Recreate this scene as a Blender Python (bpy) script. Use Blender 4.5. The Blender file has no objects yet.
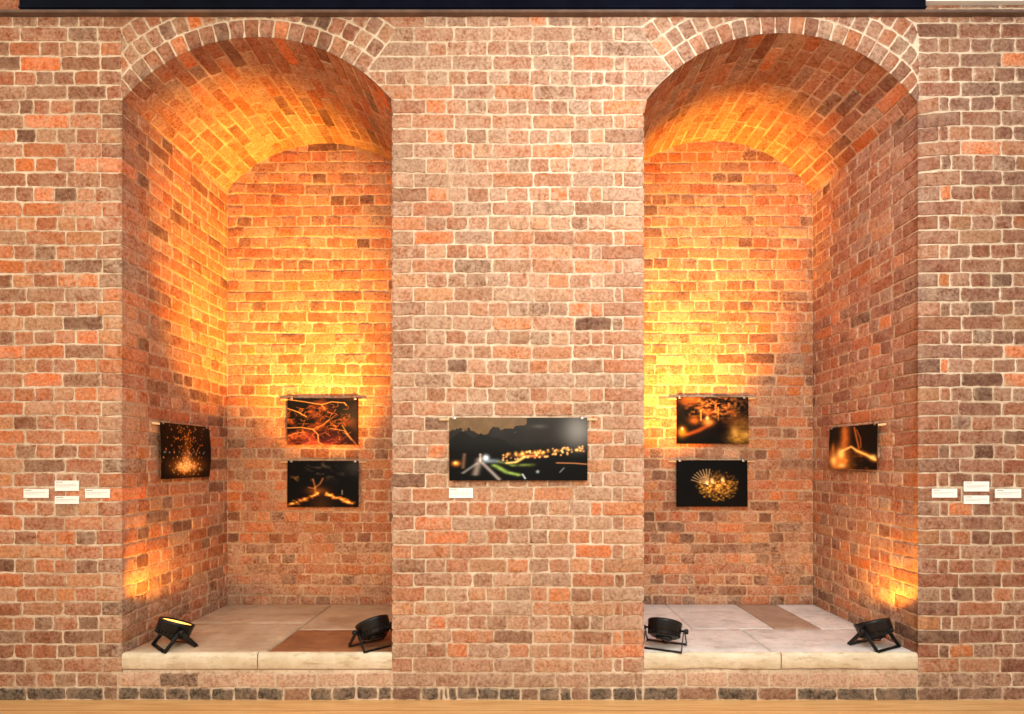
import bpy, math, random
import numpy as np
from mathutils import Vector, Matrix

C = bpy.context.scene.collection
scn = bpy.context.scene

# ------------------------------------------------------------------ camera
S = 180.0            # pixels per metre on the front face of the wall
DC = 3.2             # camera distance from the wall
VX, VY = 520.0, 460.0
CAMZ = 1.333
cam_d = bpy.data.cameras.new('camera'); cam = bpy.data.objects.new('camera', cam_d); C.objects.link(cam)
cam.location = (0, -DC, CAMZ); cam.rotation_euler = (math.pi/2, 0, 0)
cam_d.sensor_width = 36; cam_d.lens = S*DC/1024*36
cam_d.shift_x = -(VX-512)/1024; cam_d.shift_y = (VY-357)/1024
cam_d.clip_start = .05
scn.camera = cam

# ------------------------------------------------------------------ world, lights, exposure
w = bpy.data.worlds.new('world'); scn.world = w; w.use_nodes = True
bg = w.node_tree.nodes['Background']; bg.inputs[0].default_value = (1.0, .90, .76, 1); bg.inputs[1].default_value = .78
scn.view_settings.view_transform = 'Standard'; scn.view_settings.look = 'None'
scn.view_settings.gamma = 1; scn.view_settings.use_curve_mapping = False
scn.view_settings.exposure = 0.10

def area(name, loc, target, sx, sy, power, col):
    d = bpy.data.lights.new(name, 'AREA'); d.shape = 'RECTANGLE'; d.size = sx; d.size_y = sy
    d.energy = power; d.color = col
    o = bpy.data.objects.new(name, d); C.objects.link(o); o.location = loc
    o.rotation_euler = (Vector(target)-Vector(loc)).to_track_quat('-Z', 'Y').to_euler()
    return o
area('room_light', (0.1, -4.4, 2.9), (0.0, 0, 1.5), 1.8, 1.0, 125, (1, .92, .77))
area('room_light', (-3.2, -3.0, 3.6), (-2.3, 0, 1.9), 1.4, 1.0, 40, (1, .80, .54))
area('room_light', (3.6, -3.4, 3.4), (2.3, 0, 1.0), 1.4, 1.0, 8, (.92, .92, 1))
area('room_light', (1.0, -1.7, 3.9), (1.7, -.1, 0.0), 1.2, .6, 60, (.86, .94, 1))

# ------------------------------------------------------------------ conversions
def X(px): return (px-VX)/S
def Z(py): return CAMZ+(VY-py)/S
def at(px, py, y):
    k = 1+y/DC
    return X(px)*k, CAMZ+(VY-py)/S*k
D = 1.15             # depth of the niches

# ------------------------------------------------------------------ materials
def srgb(r, g, b):
    f = lambda c: (c/255/12.92) if c/255 <= .04045 else ((c/255+.055)/1.055)**2.4
    return (f(r), f(g), f(b))

class N:
    def __init__(s, name):
        s.m = bpy.data.materials.new(name); s.m.use_nodes = True
        s.t = s.m.node_tree; s.b = s.t.nodes['Principled BSDF']
    def n(s, typ, **k):
        o = s.t.nodes.new(typ)
        for a, v in k.items():
            if a.startswith('i_'): o.inputs[int(a[2:])].default_value = v
            else: setattr(o, a, v)
        return o
    def l(s, a, b): s.t.links.new(a, b)
    def noise(s, scale, detail=4, rough=.55, vec=None):
        o = s.n('ShaderNodeTexNoise'); o.inputs['Scale'].default_value = scale
        o.inputs['Detail'].default_value = detail; o.inputs['Roughness'].default_value = rough
        if vec is None:
            if not hasattr(s, 'tc'): s.tc = s.n('ShaderNodeTexCoord')
            vec = s.tc.outputs['Object']
        s.l(vec, o.inputs['Vector']); return o.outputs['Fac']
    def ramp(s, fac, a, b, lo=(0,0,0,1), hi=(1,1,1,1)):
        r = s.n('ShaderNodeMapRange'); r.inputs['From Min'].default_value = a; r.inputs['From Max'].default_value = b
        s.l(fac, r.inputs['Value']); return r.outputs['Result']
    def math(s, op, a, b=None):
        o = s.n('ShaderNodeMath', operation=op)
        for i, v in enumerate((a, b)):
            if v is None: continue
            if isinstance(v, (int, float)): o.inputs[i].default_value = v
            else: s.l(v, o.inputs[i])
        return o.outputs[0]
    def mix(s, fac, a, b, mode='MIX'):
        o = s.n('ShaderNodeMix', data_type='RGBA', blend_type=mode)
        for i, v in ((0, fac), (6, a), (7, b)):
            if isinstance(v, (int, float)): o.inputs[i].default_value = v
            elif isinstance(v, tuple): o.inputs[i].default_value = (*v[:3], 1)
            else: s.l(v, o.inputs[i])
        return o.outputs[2]
    def bump(s, h, strength, dist):
        o = s.n('ShaderNodeBump'); o.inputs['Strength'].default_value = strength; o.inputs['Distance'].default_value = dist
        s.l(h, o.inputs['Height']); s.l(o.outputs[0], s.b.inputs['Normal'])
    def col(s, c):
        if isinstance(c, tuple): s.b.inputs['Base Color'].default_value = (*c[:3], 1)
        else: s.l(c, s.b.inputs['Base Color'])
        return s
    def rough(s, r, spec=.5):
        s.b.inputs['Roughness'].default_value = r; s.b.inputs['Specular IOR Level'].default_value = spec; return s

def mat_brick():
    m = N('old_brick')
    a = m.n('ShaderNodeAttribute', attribute_name='tint')
    n1 = m.noise(9, 5, .6); n2 = m.noise(60, 5, .65); n3 = m.noise(240, 3, .6)
    c = m.mix(m.ramp(n2, .35, .75), m.mix(1.0, a.outputs['Color'], (.58, .55, .52), 'MULTIPLY'), m.mix(1.0, a.outputs['Color'], (1.32, 1.30, 1.26), 'MULTIPLY'))
    c = m.mix(m.math('MULTIPLY', m.ramp(n1, .48, .66), .38), c, srgb(168, 132, 104))
    # soot pits
    c = m.mix(m.math('MULTIPLY', m.ramp(n3, .60, .72), .5), c, (.07, .045, .035))
    # dark stained patches
    ns = m.noise(22, 4, .7)
    c = m.mix(m.math('MULTIPLY', m.ramp(ns, .58, .74), .45), c, (.10, .055, .04))
    # lime and mortar smears
    wsh = m.math('MULTIPLY', a.outputs['Alpha'], m.ramp(m.math('ADD', m.math('MULTIPLY', n2, .6), m.math('MULTIPLY', m.noise(17, 6, .7), .6)), .46, .74))
    c = m.mix(wsh, c, srgb(206, 180, 154))
    c = m.mix(m.math('MULTIPLY', m.ramp(m.noise(130, 3, .6), .64, .72), .5), c, srgb(222, 200, 176))
    m.col(c); m.rough(.88, .25)
    h = m.math('ADD', m.math('MULTIPLY', n2, 1.0), m.math('MULTIPLY', n3, .5))
    m.bump(h, .75, .006)
    return m.m

def mat_mortar(name='lime_mortar', lo=srgb(196, 172, 144), hi=srgb(228, 208, 182), brickish=.78):
    m = N(name)
    n1 = m.noise(3, 4, .6); n2 = m.noise(45, 5, .7); n3 = m.noise(200, 3)
    c = m.mix(m.ramp(n1, .35, .65), lo, hi)
    nb = m.noise(26, 5, .7); nl = m.noise(5, 3, .6)
    c = m.mix(m.math('MULTIPLY', m.ramp(m.math('ADD', m.math('MULTIPLY', nb, .7), m.math('MULTIPLY', nl, .5)), .60, brickish), .8), c, srgb(150, 92, 62))
    c = m.mix(m.math('MULTIPLY', m.ramp(n2, .5, .7), .5), c, srgb(160, 120, 92))
    c = m.mix(m.math('MULTIPLY', m.ramp(n3, .62, .72), .6), c, srgb(70, 50, 40))
    # sooty foot of the wall
    m.col(c); m.rough(.95, .15)
    m.bump(m.math('ADD', n2, n3), .7, .006)
    return m.m

def mat_stone(name, c1, c2, c3, sc=6):
    m = N(name)
    a = m.noise(sc, 6, .65); b = m.noise(sc*6, 5, .7)
    sx = m.n('ShaderNodeMapping'); sx.inputs['Scale'].default_value = (1, 2.2, 4)
    m.l(m.tc.outputs['Object'], sx.inputs['Vector'])
    v = m.noise(sc*1.3, 8, .75, sx.outputs[0])
    c = m.mix(m.ramp(a, .35, .65), c1, c2)
    c = m.mix(m.math('MULTIPLY', m.ramp(v, .52, .66), .7), c, c3)
    c = m.mix(m.math('MULTIPLY', m.ramp(b, .6, .75), .35), c, (.12, .09, .07))
    m.col(c); m.rough(.75, .35); m.bump(m.math('ADD', b, v), .5, .006)
    return m.m

def mat_wood_floor():
    m = N('floor_boards')
    m.noise(1)
    mp = m.n('ShaderNodeMapping'); mp.inputs['Scale'].default_value = (1.2, 22, 1)
    m.l(m.tc.outputs['Object'], mp.inputs['Vector'])
    g = m.noise(2.0, 8, .65, mp.outputs[0]); g2 = m.noise(.5, 2, .5)
    c = m.mix(m.ramp(g, .3, .7), srgb(190, 136, 80), srgb(228, 184, 126))
    c = m.mix(m.math('MULTIPLY', m.ramp(g, .6, .72), .5), c, srgb(120, 66, 32))
    sep = m.n('ShaderNodeSeparateXYZ'); m.l(m.tc.outputs['Object'], sep.inputs[0])
    f = m.math('FRACT', m.math('MULTIPLY', sep.outputs[1], 1/.135))
    gap = m.math('LESS_THAN', f, .03)
    c = m.mix(m.math('MULTIPLY', gap, .8), c, (.04, .02, .01))
    m.col(c); m.rough(.38, .5); m.bump(g, .2, .002)
    return m.m

def mat_plain(name, c, rough=.6, spec=.5, metal=0, bumpy=0, sc=40, var=.25):
    m = N(name); n = m.noise(sc, 4, .6)
    k = tuple(x*(1-var) for x in c); k2 = tuple(min(1, x*(1+var)) for x in c)
    m.col(m.mix(m.ramp(n, .3, .7), k, k2)); m.rough(rough, spec)
    m.b.inputs['Metallic'].default_value = metal
    if bumpy: m.bump(n, bumpy, .002)
    return m.m

def mat_print():
    m = N('glossy_photographic_paper'); a = m.n('ShaderNodeAttribute', attribute_name='tint')
    m.col(a.outputs['Color']); m.rough(.32, .10); return m.m

BRICK = mat_brick(); MORTAR = mat_mortar()
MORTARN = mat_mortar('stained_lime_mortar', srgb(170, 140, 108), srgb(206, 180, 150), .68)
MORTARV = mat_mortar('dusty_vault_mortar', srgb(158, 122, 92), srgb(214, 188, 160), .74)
KERB = mat_stone('kerb_limestone', srgb(206, 190, 160), srgb(226, 214, 190), srgb(170, 145, 110), 7)
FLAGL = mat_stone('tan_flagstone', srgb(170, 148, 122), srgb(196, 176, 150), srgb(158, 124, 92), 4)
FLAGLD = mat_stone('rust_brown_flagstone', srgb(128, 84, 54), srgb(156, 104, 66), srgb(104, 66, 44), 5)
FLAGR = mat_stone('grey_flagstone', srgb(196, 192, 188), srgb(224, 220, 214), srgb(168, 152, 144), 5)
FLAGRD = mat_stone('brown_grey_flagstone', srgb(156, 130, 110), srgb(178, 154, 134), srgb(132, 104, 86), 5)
BOARDS = mat_wood_floor()
BLACK = mat_plain('black_painted_metal', (.006, .006, .007), .35, .3, 0, .05)
BLACKS = mat_plain('black_rubber_cable', (.01, .01, .01), .55)
STEEL = mat_plain('dull_steel', (.45, .44, .42), .35, .5, 1)
DOWEL = mat_plain('pale_birch_dowel', srgb(226, 196, 150), .55, .4, 0, .1, 60, .1)
CARD = mat_plain('white_card', srgb(240, 238, 232), .7, .3, 0, 0, 20, .03)
INK = mat_plain('grey_ink', srgb(120, 116, 116), .7, .3, 0, 0, 20, .05)
INKB = mat_plain('black_ink', srgb(45, 42, 42), .7, .3, 0, 0, 20, .05)
BEAMD = mat_plain('blue_black_steel_paint', (.002, .003, .008), .35, .04, 0, .05, 8, .4)
BEAMB = mat_plain('brown_grey_painted_flange', srgb(96, 74, 62), .5, .4, 0, .1, 12, .3)
PLASTER = mat_plain('white_plaster', srgb(236, 234, 230), .85, .2, 0, .1, 12, .04)
PRINT = mat_print()
def mat_lens():
    m = N('lit_amber_led_lens')
    m.col((.9, .4, .1)); m.rough(.2)
    m.b.inputs['Emission Color'].default_value = (1, .36, .06, 1); m.b.inputs['Emission Strength'].default_value = 5
    return m.m
LENS = mat_lens()

# ------------------------------------------------------------------ mesh builder
class MB:
    def __init__(s): s.v = []; s.f = []; s.c = []; s.mi = []; s.n = 0
    def add(s, verts, faces, col=None, mi=0):
        verts = np.asarray(verts, float).reshape(-1, 3); faces = np.asarray(faces)
        s.v.append(verts); s.f.extend((faces+s.n).tolist()); s.n += len(verts)
        s.mi.extend([mi]*len(faces))
        s.c.append(np.tile(np.array(col if col is not None else (.5, .5, .5, 0)), (len(verts), 1)) if col is None or np.ndim(col) == 1 else np.asarray(col))
    def build(s, name, mats, parent=None, smooth=True, link=True):
        me = bpy.data.meshes.new(name)
        V = np.concatenate(s.v)
        me.from_pydata(V.tolist(), [], s.f); me.update()
        if not isinstance(mats, (list, tuple)): mats = [mats]
        for m in mats: me.materials.append(m)
        me.polygons.foreach_set('material_index', s.mi)
        me.polygons.foreach_set('use_smooth', [smooth]*len(me.polygons))
        at_ = me.color_attributes.new('tint', 'FLOAT_COLOR', 'POINT')
        at_.data.foreach_set('color', np.concatenate(s.c).astype(np.float32).ravel())
        o = bpy.data.objects.new(name, me)
        if link: C.objects.link(o)
        if parent: o.parent = parent
        return o
    # shapes
    def box(s, c, d, rot=None, mi=0, bev=0.0):
        c = np.array(c, float); d = np.array(d, float)/2
        b = min(bev, *(d*.49))
        pts = []
        if b <= 0:
            v = np.array([[x, y, z] for x in (-1, 1) for y in (-1, 1) for z in (-1, 1)])*d
            f = [[0,1,3,2],[4,6,7,5],[0,4,5,1],[2,3,7,6],[0,2,6,4],[1,5,7,3]]
        else:
            v = []; idx = {}
            for ax in range(3):
                for sg in [(a, b_, c_) for a in (-1, 1) for b_ in (-1, 1) for c_ in (-1, 1)]:
                    p = [sg[k]*(d[k]-(0 if k == ax else b)) for k in range(3)]
                    idx[(ax, sg)] = len(v); v.append(p)
            f = []
            for ax in range(3):
                o1, o2 = (ax+1) % 3, (ax+2) % 3
                for t in (-1, 1):
                    q = []
                    for (p1, p2) in ((-1,-1),(1,-1),(1,1),(-1,1)):
                        g = [0]*3; g[ax] = t; g[o1] = p1; g[o2] = p2; q.append(idx[(ax, tuple(g))])
                    f.append(q if t > 0 else q[::-1])
            for ax in range(3):      # edges running along ax
                o1, o2 = (ax+1) % 3, (ax+2) % 3
                for p1 in (-1, 1):
                    for p2 in (-1, 1):
                        g0 = [0]*3; g0[ax] = -1; g0[o1] = p1; g0[o2] = p2
                        g1 = list(g0); g1[ax] = 1; g0 = tuple(g0); g1 = tuple(g1)
                        q = [idx[(o1, g0)], idx[(o1, g1)], idx[(o2, g1)], idx[(o2, g0)]]
                        f.append(q if p1*p2 < 0 else q[::-1])
            v = np.array(v)
            tri = []
            for sg in [(a, b_, c_) for a in (-1, 1) for b_ in (-1, 1) for c_ in (-1, 1)]:
                q = [idx[(0, sg)], idx[(1, sg)], idx[(2, sg)]]
                tri.append(q if sg[0]*sg[1]*sg[2] > 0 else q[::-1])
            f = f+tri
        if rot is not None: v = v @ np.array(rot.to_3x3()).T
        s.v.append(v+c); s.c.append(np.tile((.5,.5,.5,0), (len(v), 1)))
        for q in f: s.f.append([i+s.n for i in q]); s.mi.append(mi)
        s.n += len(v)
    def tube(s, path, r, n=8, mi=0, flat=None):
        P = [Vector(p) for p in path]; rings = []
        up = Vector((0, 0, 1))
        for i, p in enumerate(P):
            t = (P[min(i+1, len(P)-1)]-P[max(i-1, 0)]).normalized()
            a = t.cross(up) if abs(t.dot(up)) < .95 else t.cross(Vector((0, 1, 0)))
            a.normalize(); b = a.cross(t)
            rings.append([p+a*math.cos(k/n*2*math.pi)*r+b*math.sin(k/n*2*math.pi)*r for k in range(n)])
        v = [q for R in rings for q in R]; f = []
        for i in range(len(P)-1):
            for k in range(n): f.append([i*n+k, i*n+(k+1) % n, (i+1)*n+(k+1) % n, (i+1)*n+k])
        f.append(list(range(n))[::-1]); f.append([len(v)-n+k for k in range(n)])
        s.v.append(np.array(v)); s.c.append(np.tile((.5,.5,.5,0), (len(v), 1)))
        for q in f: s.f.append([i+s.n for i in q]); s.mi.append(mi)
        s.n += len(v)
    def lathe(s, prof, M=None, n=40, mi=0, caps=True):
        """prof: (radius, height) along local z"""
        M = M or Matrix()
        v = [M @ Vector((r*math.cos(k/n*2*math.pi), r*math.sin(k/n*2*math.pi), h)) for r, h in prof for k in range(n)]
        f = []
        for i in range(len(prof)-1):
            for k in range(n): f.append([i*n+k, i*n+(k+1) % n, (i+1)*n+(k+1) % n, (i+1)*n+k])
        if caps: f.append(list(range(n))[::-1]); f.append([len(v)-n+k for k in range(n)])
        s.v.append(np.array([list(q) for q in v])); s.c.append(np.tile((.5,.5,.5,0), (len(v), 1)))
        for q in f: s.f.append([i+s.n for i in q]); s.mi.append(mi)
        s.n += len(v)
    def sheet(s, pts, nu, nv, col=None, mi=0):
        i = np.arange(nu*nv).reshape(nv, nu)
        f = np.stack([i[:-1,:-1], i[:-1,1:], i[1:,1:], i[1:,:-1]], -1).reshape(-1, 4)
        s.add(pts, f, col, mi)

rs = np.random.RandomState(7)

# ------------------------------------------------------------------ brick colours
PAL = [  # (weight, colour) : orange-reds, browns, purples, greys
    (3.0, srgb(188, 108, 60)), (3.0, srgb(170, 94, 54)), (2.2, srgb(186, 124, 80)), (1.8, srgb(154, 86, 52)),
    (1.5, srgb(136, 80, 48)), (1.0, srgb(202, 112, 50)), (.8, srgb(158, 112, 82)), (.9, srgb(114, 70, 46))]
PW = np.array([p[0] for p in PAL]); PW /= PW.sum(); PC = np.array([p[1] for p in PAL])
GREYP = np.array(srgb(170, 142, 122)); PURP = np.array(srgb(140, 80, 62)); DARK = np.array(srgb(98, 62, 46)); SOOT = np.array(srgb(66, 54, 44)); BROWN = np.array(srgb(124, 76, 54))

def smooth(a, b, x):
    t = min(1, max(0, (x-a)/(b-a))); return t*t*(3-2*t)

def tint(px, py, zone='front', key=None):
    """px, py: place on the wall face in front-face pixels; clay colour by zone, with pier brightness and top shade mixed in"""
    r = np.random.RandomState(key) if key is not None else rs
    c = PC[r.choice(len(PC), p=PW)].copy(); q = r.rand(4)
    c *= .76+.36*q[0]; wash = .12+.4*q[1]
    if zone in ('front',):
        pier = smooth(330, 420, px)*(1-smooth(620, 720, px))
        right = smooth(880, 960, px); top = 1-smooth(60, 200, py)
        if r.rand() < .05+.30*pier: c = c*(.5)+GREYP*.5*(1 if r.rand() < .8 else .85)
        c = c*(1-.12*pier)+np.array(srgb(206, 146, 108))*.17*pier  # brighter light on the pier put into its brick colour
        wash += .14*pier
        # left wall near its right corner is smeared
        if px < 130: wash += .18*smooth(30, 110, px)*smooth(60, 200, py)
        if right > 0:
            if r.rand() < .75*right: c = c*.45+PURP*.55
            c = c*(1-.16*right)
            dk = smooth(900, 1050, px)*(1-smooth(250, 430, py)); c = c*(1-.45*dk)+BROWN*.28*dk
        if top > 0:  # shade near the beam put into the upper bricks' colour
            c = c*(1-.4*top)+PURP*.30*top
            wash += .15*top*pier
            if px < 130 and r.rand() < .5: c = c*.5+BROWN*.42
        if 600 < py < 672 and (px < 125) : c = c*.55+BROWN*.3
        if py > 672 and py <= 688: c = c*.5+DARK*.6 if px < 125 else c*.65+GREYP*.28; wash = .5
        if py > 688:
            c = SOOT*(.55+.8*r.rand()) if r.rand() < .75 else c*.45+DARK*.4; wash = .35
            if px > 915: c = c*.5+BROWN*.6
        if 672 < py < 688 and (125 < px < 392 or 643 < px < 918): c = np.array(srgb(205, 160, 132))*(.85+.25*q[2]); wash = .75
        if r.rand() < .03-.02*pier: c = DARK*(1+.6*r.rand()); wash *= .6
        if r.rand() < .05 and py < 670: c = np.array(srgb(214, 112, 50))
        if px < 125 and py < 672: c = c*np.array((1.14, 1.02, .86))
    else:
        if r.rand() < .07: c = DARK*(1.1+.8*r.rand()); wash *= .5
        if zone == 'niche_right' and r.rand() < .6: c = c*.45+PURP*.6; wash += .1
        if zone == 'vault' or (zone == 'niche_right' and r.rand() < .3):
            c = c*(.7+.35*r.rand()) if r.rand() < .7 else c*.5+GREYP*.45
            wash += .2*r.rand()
        if zone == 'niche_low' : wash += .25
    return (*np.clip(c, 0.01, .9), min(1, wash))

# ------------------------------------------------------------------ brick maker
GAP = .0084
def brick(mb, quad, mapf, col, ends=(0, 0, 0, 0), H=None, gap=GAP):
    """quad: BL, BR, TR, TL in metric surface coordinates. ends: left,right,bottom,top wrap round a corner"""
    q = np.array(quad, float)
    L = max(.01, .5*(np.linalg.norm(q[1]-q[0])+np.linalg.norm(q[2]-q[3])))
    W = max(.01, .5*(np.linalg.norm(q[3]-q[0])+np.linalg.norm(q[2]-q[1])))
    if L < .022 or W < .02: return
    H = H if H is not None else .0015+rs.rand()**1.5*.005
    g = gap*(.75+.6*rs.rand(4))/2
    e = .0035
    def axis(Lx, ga, gb, wa, wb, n):
        lo = 0 if wa else ga/Lx; hi = 1 if wb else 1-gb/Lx
        if wa: lo = -H/Lx
        if wb: hi = 1+H/Lx
        ee = e/Lx
        mid = np.linspace(lo+(0 if wa else ee*2.4), hi-(0 if wb else ee*2.4), n)
        s_ = np.concatenate([[lo, lo, lo+(0 if wa else ee*.8)], mid, [hi-(0 if wb else ee*.8), hi, hi]])
        h_ = np.concatenate([[-.35 if not wa else 1, .35 if not wa else 1, .82 if not wa else 1], np.ones(n), [.82 if not wb else 1, .35 if not wb else 1, -.35 if not wb else 1]])
        return s_, h_
    nu = 6 if L > .15 else 3
    su, hu = axis(L, g[0], g[1], ends[0], ends[1], nu)
    sv, hv = axis(W, g[2], g[3], ends[2], ends[3], 3)
    U, V = np.meshgrid(su, sv); HU, HV = np.meshgrid(hu, hv)
    hh = np.minimum(HU, HV)
    # rounded, worn corners
    r = .004+.010*rs.rand()
    um = U*L; vm = V*W
    ulo, uhi, vlo, vhi = su[0]*L, su[-1]*L, sv[0]*W, sv[-1]*W
    du = np.minimum(um-ulo, uhi-um); dv = np.minimum(vm-vlo, vhi-vm)
    k = np.clip(1-du/r, 0, 1)*np.clip(1-dv/r, 0, 1)*.32*r
    if not (ends[0] or ends[1]):
        um = um+np.where(um < (ulo+uhi)/2, k, -k); vm = vm+np.where(vm < (vlo+vhi)/2, k, -k)
    # uneven arrises
    a1, a2, a3 = rs.rand(3)*6.3
    wob = .0014+.0022*rs.rand()
    vm = vm+wob*(np.sin(um*70+a1)+.6*np.sin(um*151+a2))*np.clip(np.abs(V-.5)*2, 0, 1)*(0 if (ends[2] or ends[3]) else 1)
    if not (ends[0] or ends[1]): um = um+wob*np.sin(vm*90+a3)*np.clip(np.abs(U-.5)*2, 0, 1)
    hh = hh*H+(hh > .5)*(rs.rand(*hh.shape)-.5)*.0014*(0 if any(ends) else 1)
    u = um/L; v = vm/W
    P = ((1-u)*(1-v))[..., None]*q[0]+(u*(1-v))[..., None]*q[1]+(u*v)[..., None]*q[2]+((1-u)*v)[..., None]*q[3]
    pts = mapf(P[..., 0].ravel(), P[..., 1].ravel(), hh.ravel())
    cc = np.tile(np.array(col), (hh.size, 1)); ed = (np.minimum(HU, HV) < .9).ravel()
    cc[:, 3] = np.clip(cc[:, 3]+ed*(.1+.5*rs.rand(hh.size))*(0 if any(ends) else 1), 0, 1)
    mb.sheet(pts, len(su), len(sv), cc)

def jit(a=1.0): return (rs.rand()-.5)*2*a

# ------------------------------------------------------------------ courses
J = [216.4-14.57*k for k in range(18, 0, -1)]+[216.4+14.26*k for k in range(0, 30)]
J = [j for j in J if j < 640]+[643.7, 658.0, 672.6, 687.2, 700.2]
IDX0 = None
def course_rows():
    out = []
    base = min(range(len(J)), key=lambda i: abs(J[i]-216.4))
    for i in range(len(J)-1): out.append((J[i], J[i+1], (i-base) % 2 == 1, i-base))
    return out
ROWS = course_rows()
def warp(px, py):                       # the right-hand wall's upper courses ride a little higher
    return -4.5*np.clip((px-700)/200, 0, 1)*np.clip((330-py)/330, 0, 1)

# ------------------------------------------------------------------ niches
class Niche:
    pass
def niche(x0, x1, yspring, yapex, outer):
    n = Niche(); n.px0, n.px1 = x0, x1; n.x0, n.x1 = X(x0), X(x1); n.cx = (n.x0+n.x1)/2; n.a = (n.x1-n.x0)/2
    n.zs = Z(yspring); n.rise = Z(yapex)-n.zs
    n.R = (n.a**2+n.rise**2)/(2*n.rise); n.zc = n.zs+n.rise-n.R
    n.th = math.asin(n.a/n.R); n.outer = outer
    n.Ro = n.R+.305
    n.phi_in = math.asin(107/S/n.R)       # where the arch springs on the pier side
    return n
NL = niche(122, 393, 101, 37, -1)
NR = niche(643, 918, 104, 33, 1)
RISEB = .04
ZL = Z(653); ZLB = ZL-.016               # ledge level, front and back

def front_bound(n, z, side):
    """half-width of the hole in the front courses at height z on one side (+1 right, -1 left)"""
    if z <= Z(676): return 0
    if z <= n.zs: return n.a
    if side == n.outer:
        c2 = n.Ro**2-(z-n.zc)**2
        return min(n.a, math.sqrt(c2)) if c2 > 0 else 0
    zk = n.zc+n.R*math.cos(n.phi_in)
    if z <= zk: return math.sqrt(max(0, n.R**2-(z-n.zc)**2))
    zo = n.zc+n.Ro*math.cos(n.phi_in)
    if z <= zo: return (z-n.zc)*math.tan(n.phi_in)
    c2 = n.Ro**2-(z-n.zc)**2
    return math.sqrt(c2) if c2 > 0 else 0

def mfront(u, v, h): return np.stack([u, -h, v], -1)

def empty(name, loc=(0, 0, 0)):
    o = bpy.data.objects.new(name, None); C.objects.link(o); o.location = loc; o.empty_display_size = .1; return o
def tag(o, label=None, cat=None, group=None, kind=None):
    if label: o['label'] = label
    if cat: o['category'] = cat
    if group: o['group'] = group
    if kind: o['kind'] = kind
    return o

# ------------------------------------------------------------------ front wall
XL, XR, ZTOP = X(-190), X(1230), Z(-46)
mb = MB()
def joints_left(st, k):
    j = [24.5, 65, 102] if st else [14.5, 35, 55.5, 76, 97]
    if k < -6: j = [x+jit(6) for x in j]
    j = [x+jit(2.2) for x in j]
    p = 40.6 if st else 20.4; x = j[0]
    while x > -190: x -= p+jit(1.5); j.insert(0, x)
    return j[1:]
def joints_right(st):
    j = [959.8, 1001.8] if st else [939, 950, 971.8, 992, 1013.6]
    j = [x+jit(2) for x in j]; p = 40.6 if st else 20.4; x = j[-1]
    while x < 1230: x += p+jit(1.5); j.append(x)
    return j[:-1]
def joints_pier(st, k):
    if st: j = [413, 453, 493, 533, 573.5, 613, 623.6]
    else: j = [426, 447, 467.5, 487.5, 507.6, 529, 549, 569.6, 590, 603]
    if k in (32,): j = [434, 470, 514, 556, 590, 633]
    if k == 33: j = [420, 438, 450, 458, 479, 498, 520, 540, 560, 571, 589, 612, 634]
    j = [x+jit(1.6) for x in j]
    if rs.rand() < .25 and not st: j.pop(rs.randint(1, len(j)-1))
    if rs.rand() < .15 and st: j.insert(2, (j[1]+j[2])/2); j.sort()
    return j

def do_row(seg0, seg1, js, y0, y1, k, b0=None, b1=None, wrap0=False, wrap1=False, keyz=None):
    """bricks of one course between seg0 and seg1 (pixels). b0/b1(z)->x give slanted/curved ends"""
    pts = [seg0]+[j for j in js if seg0+7 < j < seg1-7]+[seg1]
    wv = lambda x, y: .45*math.sin(x*.021+y*.9)+.35*math.sin(x*.057+y*2.3)
    for i in range(len(pts)-1):
        a, b = pts[i], pts[i+1]
        ya0, yb0 = y0+warp(a, y0)+wv(a, y0), y0+warp(b, y0)+wv(b, y0); ya1, yb1 = y1+warp(a, y1)+wv(a, y1), y1+warp(b, y1)+wv(b, y1)
        if i == 0 and wrap0: ya0, ya1 = y0, y1
        if i == len(pts)-2 and wrap1: yb0, yb1 = y0, y1
        wl = i == 0 and wrap0; wr = i == len(pts)-2 and wrap1
        xa0 = xa1 = X(a); xb0 = xb1 = X(b)
        if i == 0 and b0: xa0, xa1 = b0(Z(ya1)), b0(Z(ya0))
        if i == len(pts)-2 and b1: xb0, xb1 = b1(Z(yb1)), b1(Z(yb0))
        if min(xb0-xa0, xb1-xa1) < .01: 
            xa0 = min(xa0, xb0-.01); xa1 = min(xa1, xb1-.01)
        quad = [(xa0, Z(ya1)), (xb0, Z(yb1)), (xb1, Z(yb0)), (xa1, Z(ya0))]
        key = None; H = None
        if wl or wr: key = 1000+k*7+(1 if wl else 2)+int(a if wl else b); H = .005
        brick(mb, quad, mfront, tint((a+b)/2, (y0+y1)/2, 'front', key), (wl, wr, 0, 0), H)

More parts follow.
